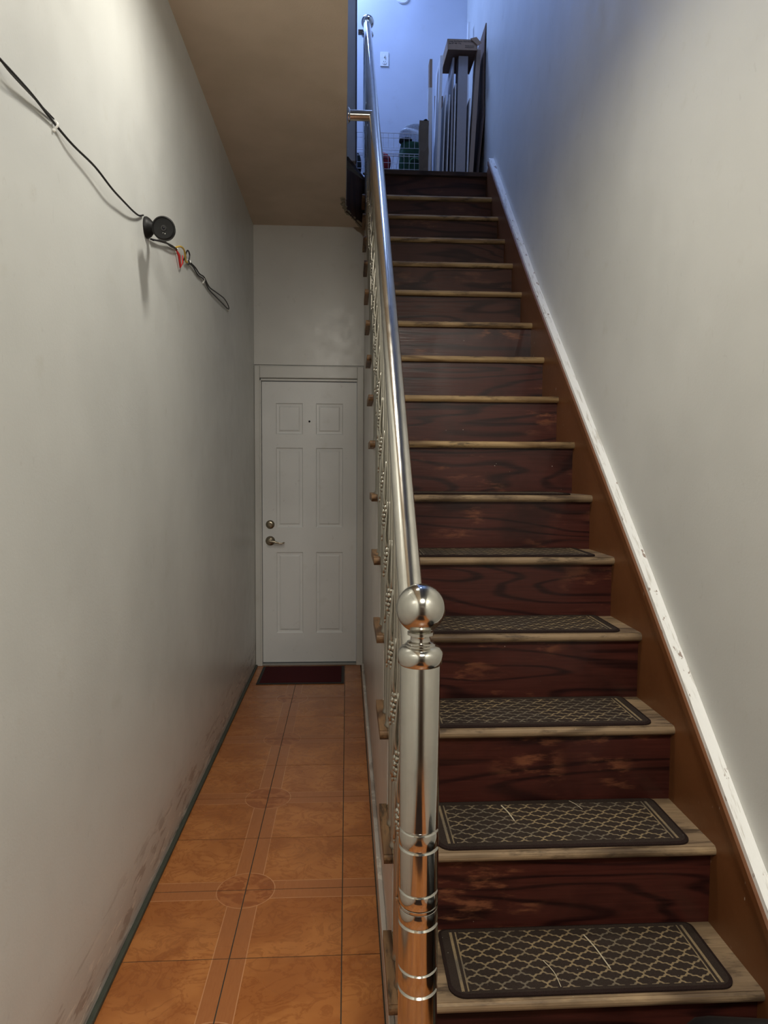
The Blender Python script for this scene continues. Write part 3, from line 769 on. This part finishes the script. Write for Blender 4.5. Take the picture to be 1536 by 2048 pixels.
tag(blob('plastic_bag', (.50, 5.26, ZL+.392), .105, .085, .058, M_film, 9, .35, .8), 'crumpled clear plastic bag resting on top of the green bag', 'bag')
tag(blob('dark_pouch', (.43, 5.20, ZL+.378), .045, .04, .014, M_darkbag, 15, .2, .6), 'flat dark pouch under the clear plastic bag', 'pouch')
# brown paper bag
pb = thing('paper_bag', (.545, 5.02, ZL+.001), 'upright brown paper bag between the wire rack and the white boards', 'bag')
bm = BM(); W2 = .031; N_ = 8; rnd = random.Random(5)
rings = []
for k in range(N_+1):
    z = .435*k/N_; j = lambda: rnd.uniform(-.003, .003)
    rings.append([bm.verts.new(c) for c in ((-W2-.006*(k/N_)+j(), -.04+j(), z), (j(), -.04+j(), z), (W2+j(), -.04+j(), z), (W2-.01+j(), .0+j(), z), (W2+j(), .04+j(), z), (-W2+j(), .04+j(), z), (-W2+.01+j(), j(), z))])
for a, b in zip(rings, rings[1:]):
    for k in range(7): bm.faces.new((a[k], a[(k+1) % 7], b[(k+1) % 7], b[k]))
bm.faces.new(rings[0])
obj('bag_body', bm, M_paper, pb)
bm = BM(); add_tube(bm, smooth_path([(-.005, .03, .42), (.0, .03, .46), (.02, .03, .475), (.034, .03, .45), (.03, .03, .42)]), .006, 7); obj('handle', bm, M_black, pb, True)
# red soft bag and dark pouch
rb = thing('red_pouch', (.235, 5.24, ZL+.257), 'round red fabric pouch on the wire rack beside the handrail', 'pouch'); rb.location.z = ZL+.155
blob('pouch_body', (0, 0, 0), .085, .07, .085, M_redcloth, 21, .12, .8, rb)
bm = BM(); add_tube(bm, [(-.06+.02*k, -.074, .115-.004*k) for k in range(7)], .003, 6); obj('zip', bm, M_black, rb)
tag(blob('dark_bundle', (.055, 5.24, ZL+.150), .045, .05, .075, M_darkbag, 33, .25, .7), 'dark bundle at the left end of the wire rack, behind the railing', 'bundle')

# wall plate on the back wall
wp = thing('wall_plate', (.303, YB, 4.815), 'white plate with a toggle switch above an outlet on the upstairs back wall', 'switch')
obj('plate', box(-.035, .035, -.007, -.0005, -.058, .058, .003), M_whiteplastic, wp)
obj('toggle', box(-.005, .005, -.017, -.007, .012, .032, .002), M_whiteplastic, wp)
bm = BM(); add_lathe(bm, [(0, 0), (.017, 0), (.017, .003), (0, .003)], 24, dir_matrix((0, -.007, -.026), (0, -1, 0))); obj('socket', bm, M_whiteplastic, wp, True)
bm = BM()
for dx in (-.007, .007): add_box(bm, dx-.0015, dx+.0015, -.0108, -.0098, -.026, -.017)
add_box(bm, -.002, .002, -.0108, -.0098, -.038, -.034); obj('slot', bm, M_black, wp)
# round blank cover near the top of the back wall
cv = thing('round_cover', (.452, YB, 5.315), 'round white cover plate high on the upstairs back wall', 'cover')
bm = BM(); add_lathe(bm, [(0, 0), (.055, 0), (.055, .006), (.048, .012), (0, .013)], 36, dir_matrix((0, 0, 0), (0, -1, 0))); obj('disc', bm, M_boardw, cv, True)

# lint and straw lying on the mats
def straw(label, P, r=.0013):
    z = P[0][2]; o = obj('straw', add_tube(BM(), smooth_path(P, 4), r, 6), M_straw, None, True)
    tag(o, label, 'debris', 'bits of straw on the stair mats')
def mz(i): return NZ[i]+.0090
straw('long straight pale straw on the lowest stair mat', [(.605, 1.640, mz(0)), (.618, 1.590, mz(0)), (.628, 1.520, mz(0))], .0016)
straw('thin curved straw at the front edge of the lowest stair mat', [(.475, 1.555, mz(0)), (.490, 1.515, mz(0)), (.492, 1.470, mz(0))], .0010)
straw('bent white straw on the second stair mat near the newel post', [(.445, 1.885, mz(1)), (.455, 1.850, mz(1)), (.462, 1.800, mz(1))], .0018)
straw('fine thread on the second stair mat, right of the bent straw', [(.650, 1.905, mz(1)), (.662, 1.885, mz(1)), (.672, 1.855, mz(1))], .0008)

# black bag at the foot of the stair and an added dark mat behind the viewer
bg = thing('black_bag', (.76, .93, 0), 'large black bag at the stair foot, only its rounded top in the bottom right corner', 'bag')
blob('bag_body', (0, 0, .003), .165, .33, .20, M_black, 41, .06, .55, bg)
bm = BM(); add_tube(bm, smooth_path([(-.05, -.12, .36), (-.05, -.08, .47), (-.05, .0, .49), (-.05, .08, .47), (-.05, .12, .36)]), .008, 8); obj('handle', bm, M_black, bg, True)
tag(obj('reflection_mat', box(-.55, .48, -1.45, .05, .0, .008, .003), M_binding), 'added dark mat on the tiles behind the viewer, there to darken reflections', 'mat')  # unseen mat, added so the newel post mirrors less orange floor

# hallway ceiling lamp, and an added pendant behind the viewer
def lamp(x, y, label):
    t = thing('ceiling_lamp', (x, y, ZC), label, 'lamp', 'hallway ceiling lamps')
    obj('base', add_lathe(BM(), [(0, 0), (.11, 0), (.11, -.02), (.09, -.03), (0, -.03)], 32), M_whiteplastic, t, True)
    k = N('lamp_glass'); k.base((1, .95, .85)); k.b.inputs['Emission Color'].default_value = (1, .93, .8, 1); k.b.inputs['Emission Strength'].default_value = 4
    obj('shade', add_lathe(BM(), [(.10, -.03), (.098, -.05), (.08, -.075), (.05, -.09), (0, -.096)], 32), k.m, t, True)
lamp(-.10, 1.95, 'round glass ceiling lamp over the hallway')

pl = thing('added_pendant', (.30, -.55, 2.95), 'made-up round pendant over the stair foot, unseen, carrying the added fill light', 'lamp')  # out-of-view fixture made up to carry the entry fill light
obj('cord', add_tube(BM(), [(0, 0, .10), (0, 0, ZTOP-2.95)], .004, 8), M_whiteplastic, pl, True)
obj('shade', add_lathe(BM(), [(0, .10), (.05, .10), (.12, .085), (.40, .02), (.405, .012), (.12, .075), (0, .085)], 40), M_whiteplastic, pl, True)
